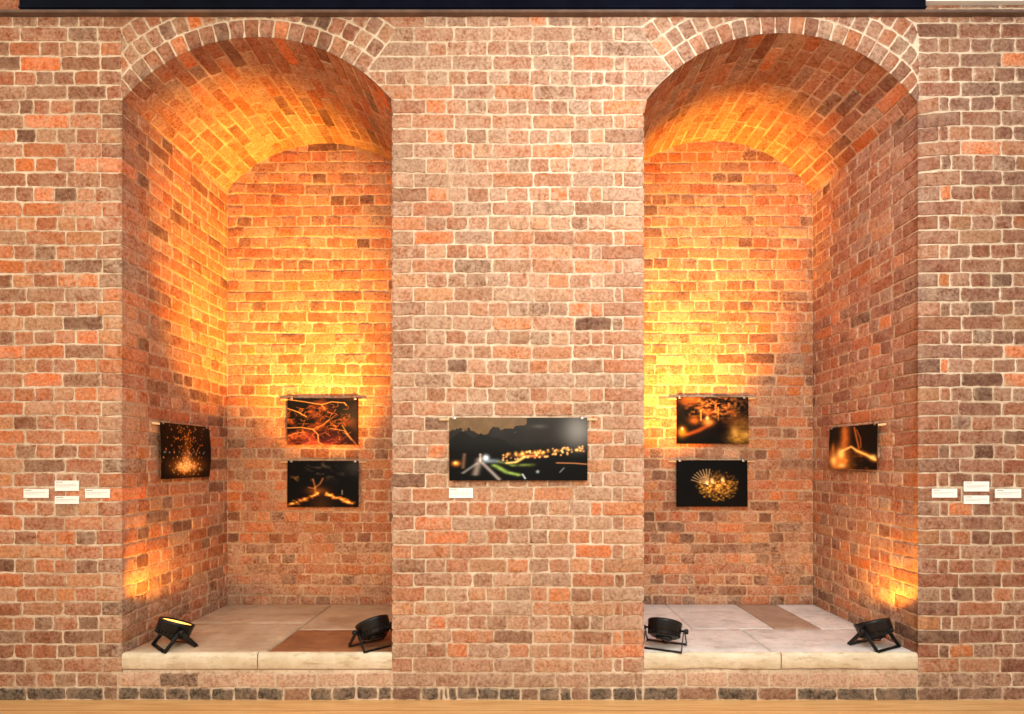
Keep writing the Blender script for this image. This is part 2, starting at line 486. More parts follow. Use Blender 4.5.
def hitx(n, side): return lambda z: n.cx+side*front_bound(n, z, side)
for (y0, y1, st, k) in ROWS:
    if y1 < -46: continue
    zm = Z((y0+y1)/2)
    hole_l = front_bound(NL, zm, -1) > 0 and zm < NL.zc+NL.Ro-.01
    low = y0 > 671
    if y0 > 643 and y0 < 671:            # kerb stone courses only beside the stones
        pass
    if low and y0 > 671:                 # the two courses that run unbroken under the ledges
        js = joints_left(st, k)
        p = 41 if (k == 32) else 24
        x = 118
        allj = js+[x]
        while x < 393: x += p+jit(3); allj.append(x)
        allj = [j for j in allj if j < 385]+[392]+joints_pier(st, k)+[643]
        x = 643
        while x < 905: x += p+jit(3)+(14 if k == 33 else 0); allj.append(x)
        allj = [j for j in allj if j < 908]+[917]+joints_right(k == 33)
        do_row(-190, 1230, sorted(allj), y0, y1, k)
        continue
    wrapz = Z(y0) <= NL.zs+.02
    kerb = y0 > 640
    # left piece
    lz = zm
    bl = front_bound(NL, lz, -1)
    has_arch_l = zm < NL.zc+NL.Ro; has_arch_r = zm < NR.zc+NR.Ro
    jl, jp, jr = joints_left(st, k), joints_pier(st, k), joints_right(st)
    if has_arch_l and has_arch_r:
        e1 = VX+S*(NL.cx-front_bound(NL, zm, -1)); e2 = VX+S*(NL.cx+front_bound(NL, zm, 1))
        e3 = VX+S*(NR.cx-front_bound(NR, zm, -1)); e4 = VX+S*(NR.cx+front_bound(NR, zm, 1))
        do_row(-190, e1, jl, y0, y1, k, None, hitx(NL, -1), wrap1=wrapz)
        jj = list(jp)
        x = jj[0]
        while x > 300: x -= 40 if st else 20.4; jj.insert(0, x)
        x = jj[-1]
        while x < 740: x += 40 if st else 20.4; jj.append(x)
        if e2 > 380: jj = jp
        do_row(e2, e3, jj, y0, y1, k, hitx(NL, 1), hitx(NR, -1), wrap0=wrapz, wrap1=wrapz)
        do_row(e4, 1230, jr, y0, y1, k, hitx(NR, 1), None, wrap0=wrapz)
    else:
        js = list(np.arange(-190, 1230, 40.6 if st else 20.4)+jit(8))
        do_row(-190, 1230, js, y0, y1, k)
front_bricks = mb

# voussoir rings of the two arches
def ring(n):
    r = MB()
    for q in range(3):
        ra, rb = n.R+.1*q+.001, n.R+.1*(q+1)
        p0, p1 = (-n.th, n.phi_in) if n.outer < 0 else (-n.phi_in, n.th)
        if n.outer < 0: p0 = -n.th-.12*q
        else: p1 = n.th+.12*q
        m = max(6, round((p1-p0)*(n.R+.1*q+.03)/.080))
        off = 0
        for i in range(m):
            a, b = p0+(p1-p0)*i/m, p0+(p1-p0)*(i+1)/m
            pts = []
            for (rr, ph) in ((ra, a), (ra, b), (rb, b), (rb, a)):
                x = n.cx+rr*math.sin(ph); z = n.zc+rr*math.cos(ph)
                if n.outer < 0: x = max(x, n.x0-.004+.02*0)
                else: x = min(x, n.x1+.004)
                pts.append((x, z))
            if abs(pts[1][0]-pts[0][0])+abs(pts[2][0]-pts[3][0]) < .02: continue
            area_ = .5*abs(sum(pts[t][0]*pts[(t+1) % 4][1]-pts[(t+1) % 4][0]*pts[t][1] for t in range(4)))
            if area_ < .0022: continue
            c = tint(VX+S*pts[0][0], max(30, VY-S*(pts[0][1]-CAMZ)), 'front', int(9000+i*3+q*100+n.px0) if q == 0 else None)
            if min(p[1] for p in pts) < n.zs-.02: continue
            if q == 0:
                brick(r, pts, mfront, c, (0, 0, 1, 0), .005)
            else:
                brick(r, pts, mfront, c)
    return r

# mortar shell of the front wall
sh = MB()
def strip(xa, xb, za_f, zb_f, nx=1):
    xs = np.linspace(xa, xb, nx+1)
    for i in range(nx):
        p = [(xs[i], 0, za_f(xs[i])), (xs[i+1], 0, za_f(xs[i+1])), (xs[i+1], 0, zb_f(xs[i+1])), (xs[i], 0, zb_f(xs[i]))]
        sh.add(p, [[0, 1, 2, 3]])
zero = lambda x: 0.0; top = lambda x: ZTOP
strip(XL, NL.x0, zero, top); strip(NL.x1, NR.x0, zero, top); strip(NR.x1, XR, zero, top)
for n in (NL, NR):
    strip(n.x0, n.x1, lambda x: n.zc+math.sqrt(max(0, n.R**2-(x-n.cx)**2)), top, 48)
    strip(n.x0, n.x1, zero, lambda x: Z(670))
# give the wall its thickness: ends, top and back
TH = D+.35
for xx in (XL, XR): sh.add([(xx, 0, 0), (xx, TH, 0), (xx, TH, ZTOP), (xx, 0, ZTOP)], [[0, 1, 2, 3]])
sh.add([(XL, 0, ZTOP), (XR, 0, ZTOP), (XR, TH, ZTOP), (XL, TH, ZTOP)], [[0, 1, 2, 3]])
sh.add([(XL, TH, 0), (XR, TH, 0), (XR, TH, ZTOP), (XL, TH, ZTOP)], [[0, 1, 2, 3]])
wall = sh.build('wall_front', MORTAR, smooth=False); tag(wall, kind='structure')
fb = front_bricks.build('brickwork', BRICK, wall)
for n in (NL, NR):
    ring(n).build('arch_ring', BRICK, wall)

# ------------------------------------------------------------------ niche linings
def lining(n, name, zone):
    s_ = MB(); b = MB()
    dz = .06
    # jambs, back, in mortar
    for x in (n.x0, n.x1):
        s_.add([(x, 0, 0.1), (x, D, 0.1), (x, D, n.zs+dz), (x, 0, n.zs)], [[0, 1, 2, 3]])
    s_.add([(n.x0, D, .1), (n.x1, D, .1), (n.x1, D, n.zs+n.rise+.15), (n.x0, D, n.zs+n.rise+.15)], [[0, 1, 2, 3]])
    base = s_.build(name, MORTARN, smooth=False); tag(base, kind='structure')
    v = MB()
    M = 40
    ph = np.linspace(-n.th, n.th, M+1)
    pts = [(n.cx+n.R*math.sin(p), y, n.zc+n.R*math.cos(p)+RISEB*y/D) for y in (0, D+.02) for p in ph]
    v.sheet(pts, M+1, 2)
    vs = v.build('vault', MORTARV, base)
    # brick faces
    for (y0, y1, st, k) in ROWS:
        if Z(y0) > n.zs+.1+n.rise: continue
        za, zb = Z(y1), Z(y0)
        if zb < ZLB-.01: continue
        for side, x in ((-1, n.x0), (1, n.x1)):
            if za > n.zs+.03: continue
            if zb > n.zs+.01: zb_ = n.zs+.012
            else: zb_ = zb
            if zb_-za < .02: continue
            f = (lambda u, v_, h, x=x, side=side: np.stack([x-side*h, u, v_], -1))
            js = [.205+jit(.01)] if st else [.12+jit(.01)]
            p = .222 if st else .1115
            while js[-1] < D-.08: js.append(js[-1]+p+jit(.006))
            js = [0]+[j for j in js if j < D-.04]+[D]
            for i in range(len(js)-1):
                ky = None; H = None
                if i == 0:
                    ky = 1000+k*7+(2 if side < 0 else 1)+int(VX+S*x); H = .005
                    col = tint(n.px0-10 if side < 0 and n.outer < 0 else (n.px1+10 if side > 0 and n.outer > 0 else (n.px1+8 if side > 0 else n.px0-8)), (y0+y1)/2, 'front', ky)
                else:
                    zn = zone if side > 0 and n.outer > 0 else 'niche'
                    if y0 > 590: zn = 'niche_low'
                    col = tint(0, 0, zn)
                # courses wander a little away from the arris
                wz = [.004*math.sin(js[i]*3+k*.7), .004*math.sin(js[i+1]*3+k*.7)] if i else [0, .004*math.sin(js[1]*3+k*.7)]
                brick(b, [(js[i], za+wz[0]), (js[i+1], za+wz[1]), (js[i+1], zb_+wz[1]), (js[i], zb_+wz[0])], f, col, (i == 0, 0, 0, 0), H)
        # back wall
        zm = (za+zb)/2
        hw = n.a
        if zm > n.zs+.03: hw = math.sqrt(max(0, n.R**2-(zm-RISEB-n.zc)**2)) if zm-RISEB-n.zc < n.R else 0
        if hw < .05: continue
        p = .222 if st else .1115
        xs = list(np.arange(n.x0-.3+(0 if st else .055)+jit(.02), n.x1+.3, p))
        xs = [x+jit(.006) for x in xs]
        lo, hi = n.cx-hw, n.cx+hw
        xs = [lo]+[x for x in xs if lo+.035 < x < hi-.035]+[hi]
        f = lambda u, v_, h: np.stack([u, D-h, v_], -1)
        for i in range(len(xs)-1):
            wz = [.005*math.sin(xs[i]*4+k), .005*math.sin(xs[i+1]*4+k)]
            brick(b, [(xs[i], za+wz[0]), (xs[i+1], za+wz[1]), (xs[i+1], zb+wz[1]), (xs[i], zb+wz[0])], f, tint(0, 0, 'niche_low' if y0 > 560 else 'niche'))
    b.build('brick_lining', BRICK, base)
    # vault bricks, laid lengthwise in courses that run front to back
    vb = MB()
    m = round(2*n.th*n.R/.0795)
    def f(u, y, h):
        p = u/n.R
        return np.stack([n.cx+(n.R-h)*np.sin(p), y, n.zc+(n.R-h)*np.cos(p)+RISEB*y/D], -1)
    for i in range(m):
        a = -n.th*n.R+2*n.th*n.R*i/m; c = -n.th*n.R+2*n.th*n.R*(i+1)/m
        js = [.11 if i % 2 else .222]
        while js[-1] < D-.07: js.append(js[-1]+(.222 if rs.rand() < .85 else .1115)+jit(.012))
        js = [0]+[j for j in js if j < D-.05]+[D]
        for t in range(len(js)-1):
            first = t == 0
            key = int(9000+i*3+n.px0) if first else None
            H = .005 if first else None
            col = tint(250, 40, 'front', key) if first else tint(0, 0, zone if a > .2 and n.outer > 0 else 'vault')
            wz = [.004*math.sin(js[t]*5+i), .004*math.sin(js[t+1]*5+i)]
            if first: wz[0] = 0
            brick(vb, [(a+wz[0], js[t]), (c+wz[0], js[t]), (c+wz[1], js[t+1]), (a+wz[1], js[t+1])], f, col, (0, 0, first, 0), H)
    vb.build('vault_brickwork', BRICK, vs)
    return base
lining(NL, 'wall_left_niche', 'niche')
lining(NR, 'wall_right_niche', 'niche_right')

# ------------------------------------------------------------------ stone ledges
def slab(mb_, poly, z0, zt, g=.004, mi=0, res=.05, rough=.003, edge_drop=.004):
    """a flagstone: quad (x,y)*4 BL BR TR TL, top height function zt(y), uneven top"""
    q = np.array(poly, float); c = q.mean(0)
    q = q+(c-q)*(g/np.linalg.norm(c-q, axis=1))[:, None]*1.4
    nu = max(3, int(np.linalg.norm(q[1]-q[0])/res)); nv = max(3, int(np.linalg.norm(q[3]-q[0])/res))
    s1 = np.concatenate([[0, 0], np.linspace(.02, .98, nu), [1, 1]]); s2 = np.concatenate([[0, 0], np.linspace(.02, .98, nv), [1, 1]])
    U, V = np.meshgrid(s1, s2)
    P = ((1-U)*(1-V))[..., None]*q[0]+(U*(1-V))[..., None]*q[1]+(U*V)[..., None]*q[2]+((1-U)*V)[..., None]*q[3]
    z = zt(P[..., 1])+(rs.rand(*U.shape)-.5)*rough
    edge = (U == 0) | (U == 1) | (V == 0) | (V == 1)
    z = z-edge*edge_drop
    z[0, :] = z0; z[-1, :] = z0; z[:, 0] = z0; z[:, -1] = z0
    mb_.sheet(np.stack([P[..., 0], P[..., 1], z], -1).reshape(-1, 3), len(s1), len(s2), None, mi)

zt = lambda y: ZL+(ZLB-ZL)*y/D
def kerb_stone(x0, x1, parent, amp):
    """front face slightly dished and chipped along its lower arris"""
    m = MB(); n = 60
    xs = np.linspace(x0+.004, x1-.004, n)
    lowr = Z(670)+.001; rows = []
    ph = rs.rand(4)*6
    wv = amp*(np.sin(xs*9+ph[0])*.5+np.sin(xs*23+ph[1])*.3+np.sin(xs*61+ph[2])*.2)+amp*.6
    prof = [(.030, ZL-.003), (.022, ZL), (.006, ZL), (-.004, ZL-.006), (-.006, ZL-.03), (-.004, None), (.004, None), (.03, None)]
    for j, (y, z) in enumerate(prof):
        zz = np.full(n, z) if z is not None else (lowr+np.clip(wv, 0, 1)+(.010 if j == 5 else 0.0))
        yy = np.full(n, y)+(rs.rand(n)-.5)*.0015+(.004*np.sin(xs*17+ph[3]) if 3 <= j <= 5 else 0)*.5
        rows.append(np.stack([xs, yy, zz], -1))
    m.sheet(np.concatenate(rows), n, len(prof))
    # ends
    for e in (0, n-1):
        pts = [r[e] for r in rows]+[np.array([xs[e], .030, lowr])]
        m.add(pts, [list(range(len(pts)))] if e else [list(range(len(pts)))[::-1]])
    return m.build('kerb_stone', KERB, parent)

def bed(n, name):
    m = MB()
    m.add([(n.x0, .01, ZL-.012), (n.x1, .01, ZL-.012), (n.x1, D, ZLB-.012), (n.x0, D, ZLB-.012)], [[0, 1, 2, 3]])
    m.add([(n.x0, .012, Z(671)), (n.x1, .012, Z(671)), (n.x1, .012, ZL-.012), (n.x0, .012, ZL-.012)], [[0, 1, 2, 3]])
    o = m.build(name, MORTAR, smooth=False); tag(o, kind='structure'); return o
def flag(parent, mat, x0, x1, y0, y1, label=None):
    m = MB(); slab(m, [(x0, y0), (x1, y0), (x1, y1), (x0, y1)], ZLB-.03, zt)
    o = m.build('flagstone', mat, parent)
    if label: o['label'] = label
    return o
YK = .026; YJ = .46
tl = bed(NL, 'trim_1')
kerb_stone(NL.x0, X(258), tl, .001); kerb_stone(X(258), NL.x1, tl, .0012)
xj = X(265)
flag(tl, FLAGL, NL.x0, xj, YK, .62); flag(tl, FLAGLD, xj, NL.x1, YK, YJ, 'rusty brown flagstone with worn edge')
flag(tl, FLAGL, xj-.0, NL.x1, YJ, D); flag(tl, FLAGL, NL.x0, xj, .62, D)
tr = bed(NR, 'trim_2')
kerb_stone(NR.x0, X(781), tr, .006); kerb_stone(X(781), NR.x1, tr, .006)
xj = X(775)
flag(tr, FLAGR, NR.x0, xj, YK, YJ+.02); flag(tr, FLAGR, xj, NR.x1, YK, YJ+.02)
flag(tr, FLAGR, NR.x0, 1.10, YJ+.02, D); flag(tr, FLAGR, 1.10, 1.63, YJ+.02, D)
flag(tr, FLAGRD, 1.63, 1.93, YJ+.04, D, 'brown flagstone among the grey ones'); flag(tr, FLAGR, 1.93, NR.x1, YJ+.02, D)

# ------------------------------------------------------------------ floor
m = MB(); m.add([(XL, -5, 0), (XR, -5, 0), (XR, .02, 0), (XL, .02, 0)], [[0, 1, 2, 3]])
m.add([(XL, -5, -.1), (XR, -5, -.1), (XR, .02, -.1), (XL, .02, -.1)], [[3, 2, 1, 0]])
fl = m.build('floor', BOARDS, smooth=False); tag(fl, kind='structure')

# ------------------------------------------------------------------ overhead steel beam
m = MB(); zb0 = Z(17.5)
m.box(((XL+XR)/2, -.02, zb0+.008), (XR-XL, .04, .016), bev=.003)
o = m.build('trim_3', BEAMB, smooth=False); tag(o, kind='structure')
m = MB()
xa, xb = X(24), X(922)
m.box(((xa+xb)/2, -.017, zb0+.016+.16), (xb-xa, .034, .32), bev=.004)
for q in range(3): m.box(((xa+xb)/2, -.036, zb0+.030+q*.09), (xb-xa, .006, .010), bev=.002)
o = m.build('trim_4', BEAMD, smooth=False); tag(o, kind='structure')
m = MB(); m.box(((xb+XR)/2, -.018, zb0+.23), (XR-xb, .036, .33)); o = m.build('trim_5', PLASTER, smooth=False); tag(o, kind='structure')

# ------------------------------------------------------------------ pictures painted in numpy
def grid(W, H): 
    x = np.linspace(0, 1, W); y = np.linspace(0, 1, H)
    return np.meshgrid(x, y)                       # y = 0 at the bottom
def vnoise(x, y, f, seed):
    r = np.random.RandomState(seed); g = r.rand(64, 64)
    X_ = x*f; Y_ = y*f; i = np.floor(X_).astype(int); j = np.floor(Y_).astype(int); a = X_-i; b = Y_-j
    a = a*a*(3-2*a); b = b*b*(3-2*b)
    G = lambda p, q: g[q % 64, p % 64]
    return (G(i, j)*(1-a)+G(i+1, j)*a)*(1-b)+(G(i, j+1)*(1-a)+G(i+1, j+1)*a)*b
def fbm(x, y, f, seed): return sum(vnoise(x, y, f*2**k, seed+k)*.5**(k+1) for k in range(4))
def blob(x, y, cx, cy, sx, sy): return np.exp(-((x-cx)/sx)**2-((y-cy)/sy)**2)
def line(x, y, p, w):
    d = np.full(x.shape, 9.)
    for (x0, y0), (x1, y1) in zip(p[:-1], p[1:]):
        dx, dy = x1-x0, y1-y0; t = np.clip(((x-x0)*dx+(y-y0)*dy)/(dx*dx+dy*dy+1e-9), 0, 1)
        d = np.minimum(d, np.hypot(x-x0-t*dx, y-y0-t*dy))
    return np.exp(-(d/w)**2)
def lay(img, m, c): 
    img += m[..., None]*np.array(c)
def spots(img, x, y, pts, s, c, asp=1.5):
    for (px, py, k) in pts: lay(img, k*blob(x, y, px, py, s, s*asp), c)
OR = (1, .38, .06); YE = (1, .72, .25); WH = (1, .95, .85)
def fire_sparks(x, y):
    im = np.zeros(x.shape+(3,))+.012; r = np.random.RandomState(3)
    flame = blob(x, y, .5, .22, .26, .13)*(.3+1.2*fbm(x, y, 9, 1)); tower = blob(x, y, .5, .45, .06, .25)*(.3+fbm(x, y, 12, 8))
    lay(im, flame*.9+tower*.6, OR); lay(im, np.maximum(0, flame-.45)*2.2+blob(x, y, .5, .3, .09, .1)*.8, (.9, .6, .3))
    pts = [(np.clip(.5+r.randn()*.17, 0, 1), r.rand()**.8*.95+.03, .4+r.rand()) for _ in range(150)]
    spots(im, x, y, pts, .009, OR); pts = [(r.rand(), .47+r.randn()*.01, .3) for _ in range(20)]; spots(im, x, y, pts, .01, WH)
    pts = [(.5+r.randn()*.15, .2+r.randn()*.07, .8) for _ in range(60)]; spots(im, x, y, pts, .01, YE)
    return im
def burning_branches(x, y):
    im = np.zeros(x.shape+(3,))+.02; r = np.random.RandomState(5)
    n = fbm(x, y, 6, 4)
    lay(im, np.clip(n-.45, 0, 1)*2.2*(1-np.clip((x-.75)*4, 0, 1))*(1.1-y*.5), (.75, .25, .10)); lay(im, blob(x, y, .45, .0, .4, .25)*.35*n*2, (.7, .12, .25))
    lay(im, blob(x, y, .95, .6, .2, .3)*.08, (.8, .8, .9))
    L = [[(0, .97), (.2, .93), (.48, .86), (.62, .92), (.8, .90), (.83, .84)], [(0, .78), (.15, .7), (.27, .6)], [(0, .36), (.2, .37), (.36, .33), (.43, .22), (.44, .05), (.5, 0)],
         [(.48, .86), (.53, .75)], [(.36, .33), (.5, .42), (.6, .55)], [(.77, .42), (.85, .22), (.97, 0)], [(.6, .35), (.8, .3), (.9, .1)], [(.0, .18), (.12, .25), (.25, .27)]]
    for k, p in enumerate(L): lay(im, line(x, y, p, .008)*(.95 if k < 3 else .6), (1, .68, .4))
    for _ in range(90):
        a = r.rand()*.85; b = r.rand()**1.3*.8; t = r.rand()*6.3; l = .03+.07*r.rand()
        lay(im, line(x, y, [(a, b), (a+l*math.cos(t), b+l*math.sin(t)), (a+l*1.6*math.cos(t+.7), b+l*1.6*math.sin(t+.7))], .005)*(.2+.4*r.rand()), (1, .42, .16))
    return im
def fire_path(x, y):
    im = np.zeros(x.shape+(3,))+.012; r = np.random.RandomState(6)
    for _ in range(110):
        t = r.rand(); s = -1 if r.rand() < .5 else 1
        if s < 0: px, py = .44-.40*t**1.2, .30-.24*t
        else: px, py = .54+.38*t**1.1, .30-.23*t
        lay(im, blob(x, y, px+r.randn()*.02, py+r.randn()*.02, .016+.012*t, .018)*.55, OR); lay(im, blob(x, y, px, py, .008, .01)*.5, YE)
    lay(im, blob(x, y, .48, .02, .14, .3)*.10, OR)
    lay(im, blob(x, y, .42, .35, .12, .07)*.4, OR)
    for p in ([(.4, .25), (.39, .45), (.36, .6)], [(.39, .42), (.46, .5), (.5, .62)], [(.38, .4), (.3, .42)]): lay(im, line(x, y, p, .012)*.6, (1, .45, .15))
    n = fbm(x, y, 14, 9); lay(im, np.clip(n-.5, 0, 1)*blob(x, y, .5, .8, .3, .18)*1.6, (.5, .4, .3)); lay(im, np.clip(n-.5, 0, 1)*blob(x, y, .15, .62, .16, .05)*2.5, (.9, .5, .15))
    lay(im, blob(x, y, .97, .85, .15, .15)*.10, (.8, .85, .9)); lay(im, line(x, y, [(.77, .27), (.77, .36)], .008)*.5, WH)
    return im
def candle_holder(x, y):
    im = np.zeros(x.shape+(3,))+.012; n = fbm(x, y, 9, 21); nn = fbm(x, y, 22, 31)
    lay(im, blob(x, y, .88, .14, .15, .13)*1.3*(.2+1.5*nn), (1, .6, .12)); lay(im, blob(x, y, .9, .4, .2, .18)*.5*(.4+nn*1.2), (1, .5, .12))
    lay(im, blob(x, y, .8, .26, .05, .09)*.9, YE); lay(im, blob(x, y, .97, .2, .04, .05)*.7, YE)
    lay(im, np.clip(nn-.42, 0, 1)*blob(x, y, .55, .8, .28, .22)*4, (1, .55, .25)); lay(im, np.clip(n-.45, 0, 1)*blob(x, y, .8, .75, .25, .25)*2.2, (.7, .3, .1))
    lay(im, blob(x, y, .2, .95, .13, .10)*.45, (1, .42, .15)); lay(im, blob(x, y, .25, .5, .06, .07)*.4, (1, .45, .15))
    lay(im, line(x, y, [(.15, .2), (.3, .28), (.45, .4)], .035)*.34, (1, .35, .12)); lay(im, blob(x, y, .45, .46, .07, .06)*.9, (1, .6, .3)); lay(im, blob(x, y, .43, .55, .02, .04)*1.0, WH)
    lay(im, blob(x, y, .44, .68, .08, .07)*.5, (.9, .35, .15)); lay(im, line(x, y, [(.34, .72), (.34, .5)], .01)*.6+line(x, y, [(.58, .78), (.58, .5)], .01)*.6, (1, .7, .35))
    lay(im, blob(x, y, .08, .25, .05, .09)*.7, (1, .6, .1)); lay(im, blob(x, y, .08, .32, .015, .03), WH)
    im *= (1-.9*blob(x, y, .62, .35, .13, .25))[..., None]
    return im
def golden_dome(x, y):
    im = np.zeros(x.shape+(3,))+.008; r = np.random.RandomState(8)
    for _ in range(420):
        a = r.rand()*6.28; q = r.rand()**.6
        px, py = .58+.3*q*math.cos(a), .45+.33*q*math.sin(a)
        k = (.75-.5*q)*(.3+.7*r.rand())*(1.2 if py < .55 else .6)
        lay(im, blob(x, y, px, py, .012, .016)*k, (1, .6, .12) if r.rand() < .6 else (.9, .45, .08))
    im *= (.55+.8*fbm(x, y, 25, 3))[..., None]
    lay(im, blob(x, y, .5, .55, .022, .06)*1.4+blob(x, y, .65, .57, .022, .05)*1.2, (1, .7, .35)); lay(im, blob(x, y, .58, .45, .16, .15)*.25, OR)
    for t in np.linspace(1.45, 2.85, 8): lay(im, line(x, y, [(.44, .48), (.44+.24*math.cos(t), .48+.33*math.sin(t))], .008)*.55, (1, .72, .4))
    return im
def log_fire(x, y):
    im = np.zeros(x.shape+(3,))+.010; n = fbm(x, y, 10, 41)
    lay(im, blob(x, y, .22, .18, .22, .25)*1.1*(.4+n), (1, .42, .08)); lay(im, blob(x, y, .28, .36, .07, .10)*1.2+blob(x, y, .12, .2, .06, .12)*.9+blob(x, y, .3, .08, .08, .05)*.8, YE)
    lay(im, blob(x, y, .36, .68, .09, .34)*.75*(.5+.8*n), (1, .35, .08)); lay(im, blob(x, y, .33, .9, .05, .15)*.3, OR)
    lay(im, line(x, y, [(.3, .42), (.5, .52), (.62, .42), (.8, .33), (.97, .22)], .022)*1.1, (1, .62, .2)); lay(im, line(x, y, [(.62, .42), (.8, .33), (.97, .22)], .05)*.5, OR)
    lay(im, line(x, y, [(.55, .95), (.62, .65), (.66, .48)], .018)*.5+line(x, y, [(.6, .9), (.68, .7), (.7, .5)], .012)*.4, (1, .35, .08))
    lay(im, blob(x, y, .1, .5, .03, .1)*.5, OR); lay(im, np.clip(n-.5, 0, 1)*blob(x, y, .65, .15, .3, .18)*1.6, (1, .4, .1)); lay(im, blob(x, y, .93, .27, .05, .05)*1, YE)
    return im
def night_road(x, y):
    A = 2.19; im = np.zeros(x.shape+(3,)); r = np.random.RandomState(11)
    n = fbm(x*A, y, 4, 51); n2 = fbm(x*A, y, 12, 61)
    sky = srgb(52, 48, 44); im += np.array(sky)*(.55+.9*n)[..., None]*np.clip((y-.38)*4, 0.12, 1)[..., None]
    edge = .80-.16*np.clip((.16-x)/.16, -1, 1)*0+.10*np.sin(x*9-.6)+.05*(n2-.5)*2
    patch = (y > (.78-.10*np.abs((x-.33)/.33)**1.2*0+.12*(x/.55)**2+.30*(n-.5)+.16*(n2-.5)))*(x < .56)
    lay(im, patch*(.75+.5*n2), srgb(128, 100, 66))
    lay(im, blob(x, y, .93, .80, .10, .25)*.28, (.9, .88, .84)); lay(im, blob(x, y, .65, .86, .05, .03)*.10, (.8, .75, .7))  # pale upper-right blob is the paper's sheen, painted into the picture
    trees = (y < .62+.12*np.sin(x*22)*.4+.12*blob(x, y, .1, y, .06, 1)+.14*blob(x, y, .24, y, .06, 1)-.25*np.clip((x-.36)*2.5, 0, 1)+.03*n2)*(x < .62)
    im = np.where(trees[..., None], im*.30+np.array(srgb(24, 22, 20))*.7, im)
    im = np.where((y < .36)[..., None], im*.35+.006, im)
    # road, glow and lanterns
    lay(im, line(x, y, [(.22, .34), (.19, .1)], .022)*.35, (.9, .75, .65)); lay(im, line(x, y, [(.24, .28), (.36, .02)], .014)*.45, (.9, .8, .75)); lay(im, line(x, y, [(.2, .27), (.1, .12)], .012)*.3, (.9, .8, .75))
    lay(im, blob(x, y, .265, .36, .02, .04)*1.3, (.8, .9, 1)); lay(im, blob(x, y, .30, .31, .06, .03)*.35, (.7, .85, 1)); lay(im, line(x, y, [(.225, .42), (.225, .3)], .008)*.6, (1, .75, .65))
    lay(im, blob(x, y, .05, .27, .025, .035)*1, OR); lay(im, blob(x, y, .045, .28, .012, .02)*.8, YE); lay(im, line(x, y, [(.11, .42), (.10, .2)], .012)*.2, (1, .6, .4))
    lay(im, blob(x, y, .58, .39, .08, .02)*.9, (1, .35, .12)); lay(im, line(x, y, [(.42, .28), (.48, .29), (.54, .37)], .014)*1.0, YE)
    lay(im, line(x, y, [(.33, .24), (.42, .13), (.5, .09)], .02)*(.3+n2)*.8, (.55, .8, .2)); lay(im, line(x, y, [(.36, .3), (.46, .24), (.6, .25)], .02)*n2*.7, (.5, .6, .15))
    lay(im, line(x, y, [(.78, .28), (.9, .275), (.99, .26)], .008)*.6, (1, .45, .2))
    pts = [(.38+r.rand()*.6, 0, .5+r.rand()*.8) for _ in range(70)]
    pts = [(a, .33+.14*(a-.38)/.6+r.rand()*.12-.03, k) for a, _, k in pts]
    spots(im, x, y, pts, .0065, (1, .55, .2), 2.0)
    spots(im, x, y, [(a, .38+.1*(a-.4)/.6+r.rand()*.05, .5) for a in .4+.58*r.rand(26)], .011, (1, .5, .12), 2)
    lay(im, line(x, y, [(.53, .1), (.55, .03)], .006)*.8+blob(x, y, .64, .14, .01, .02)*.6+line(x, y, [(.80, .13), (.83, .2)], .005)*.3, (.8, .9, .95))
    return im

def hang_print(label, loc, rot, w_, h_, paint, curl=.004, ext=(.055, .055), edgecurl=0, ink=.32):
    """local frame: x to the right along the wall, y out of the wall towards the room is -y, z up; origin at the top centre on the wall"""
    root = empty('photographic_print', loc); root.rotation_euler = (0, 0, rot)
    tag(root, label, 'picture', 'hanging photographic prints')
    Wn = int(w_*330); Hn = int(h_*330)
    x, y = grid(Wn, Hn); im = np.clip(paint(x, y), 0, 1.6)**1.22*ink; im = np.clip(im*np.array((1, .92, .8)) if ink < .5 else im, 0, 1)
    xx = (x-.5)*w_; zz = (y-1)*h_+.004
    yy = -.020-curl*np.sin(y*math.pi)-.006*(1-y)**2-edgecurl*np.clip((x-.6)/.4, 0, 1)**2*np.sin(y*math.pi)
    m = MB(); col = np.concatenate([im, np.ones(im.shape[:2]+(1,))], -1).reshape(-1, 4)
    m.sheet(np.stack([xx, yy, zz], -1).reshape(-1, 3), Wn, Hn, col)
    o = m.build('photo_paper', PRINT, root)
    sm = o.modifiers.new('thickness', 'SOLIDIFY'); sm.thickness = .0008; sm.offset = -1
    m = MB(); m.tube([(-w_/2-ext[0], -.011, -.006), (w_/2+ext[1], -.011, -.006)], .0068, 12)
    m.build('dowel', DOWEL, root)
    for sx in (-1, 1):
        m = MB(); cx = sx*(w_/2-.028)
        m.box((cx, -.0125, .005), (.02, .020, .0025), bev=.0006); m.box((cx, -.0222, -.001), (.02, .0015, .012), bev=.0004)
        wh = MB(); wh.tube([(cx-.006, -.020, .006), (cx-.005, -.021, .013), (cx+.005, -.021, .013), (cx+.006, -.020, .006)], .001, 6)
        # screw fixing into the wall behind the clip
        m.tube([(cx, .0, .001), (cx, -.011, .001)], .002, 8)
        ck = m.build('clip', STEEL, root); wh.build('wire_handle', STEEL, ck)
    return root

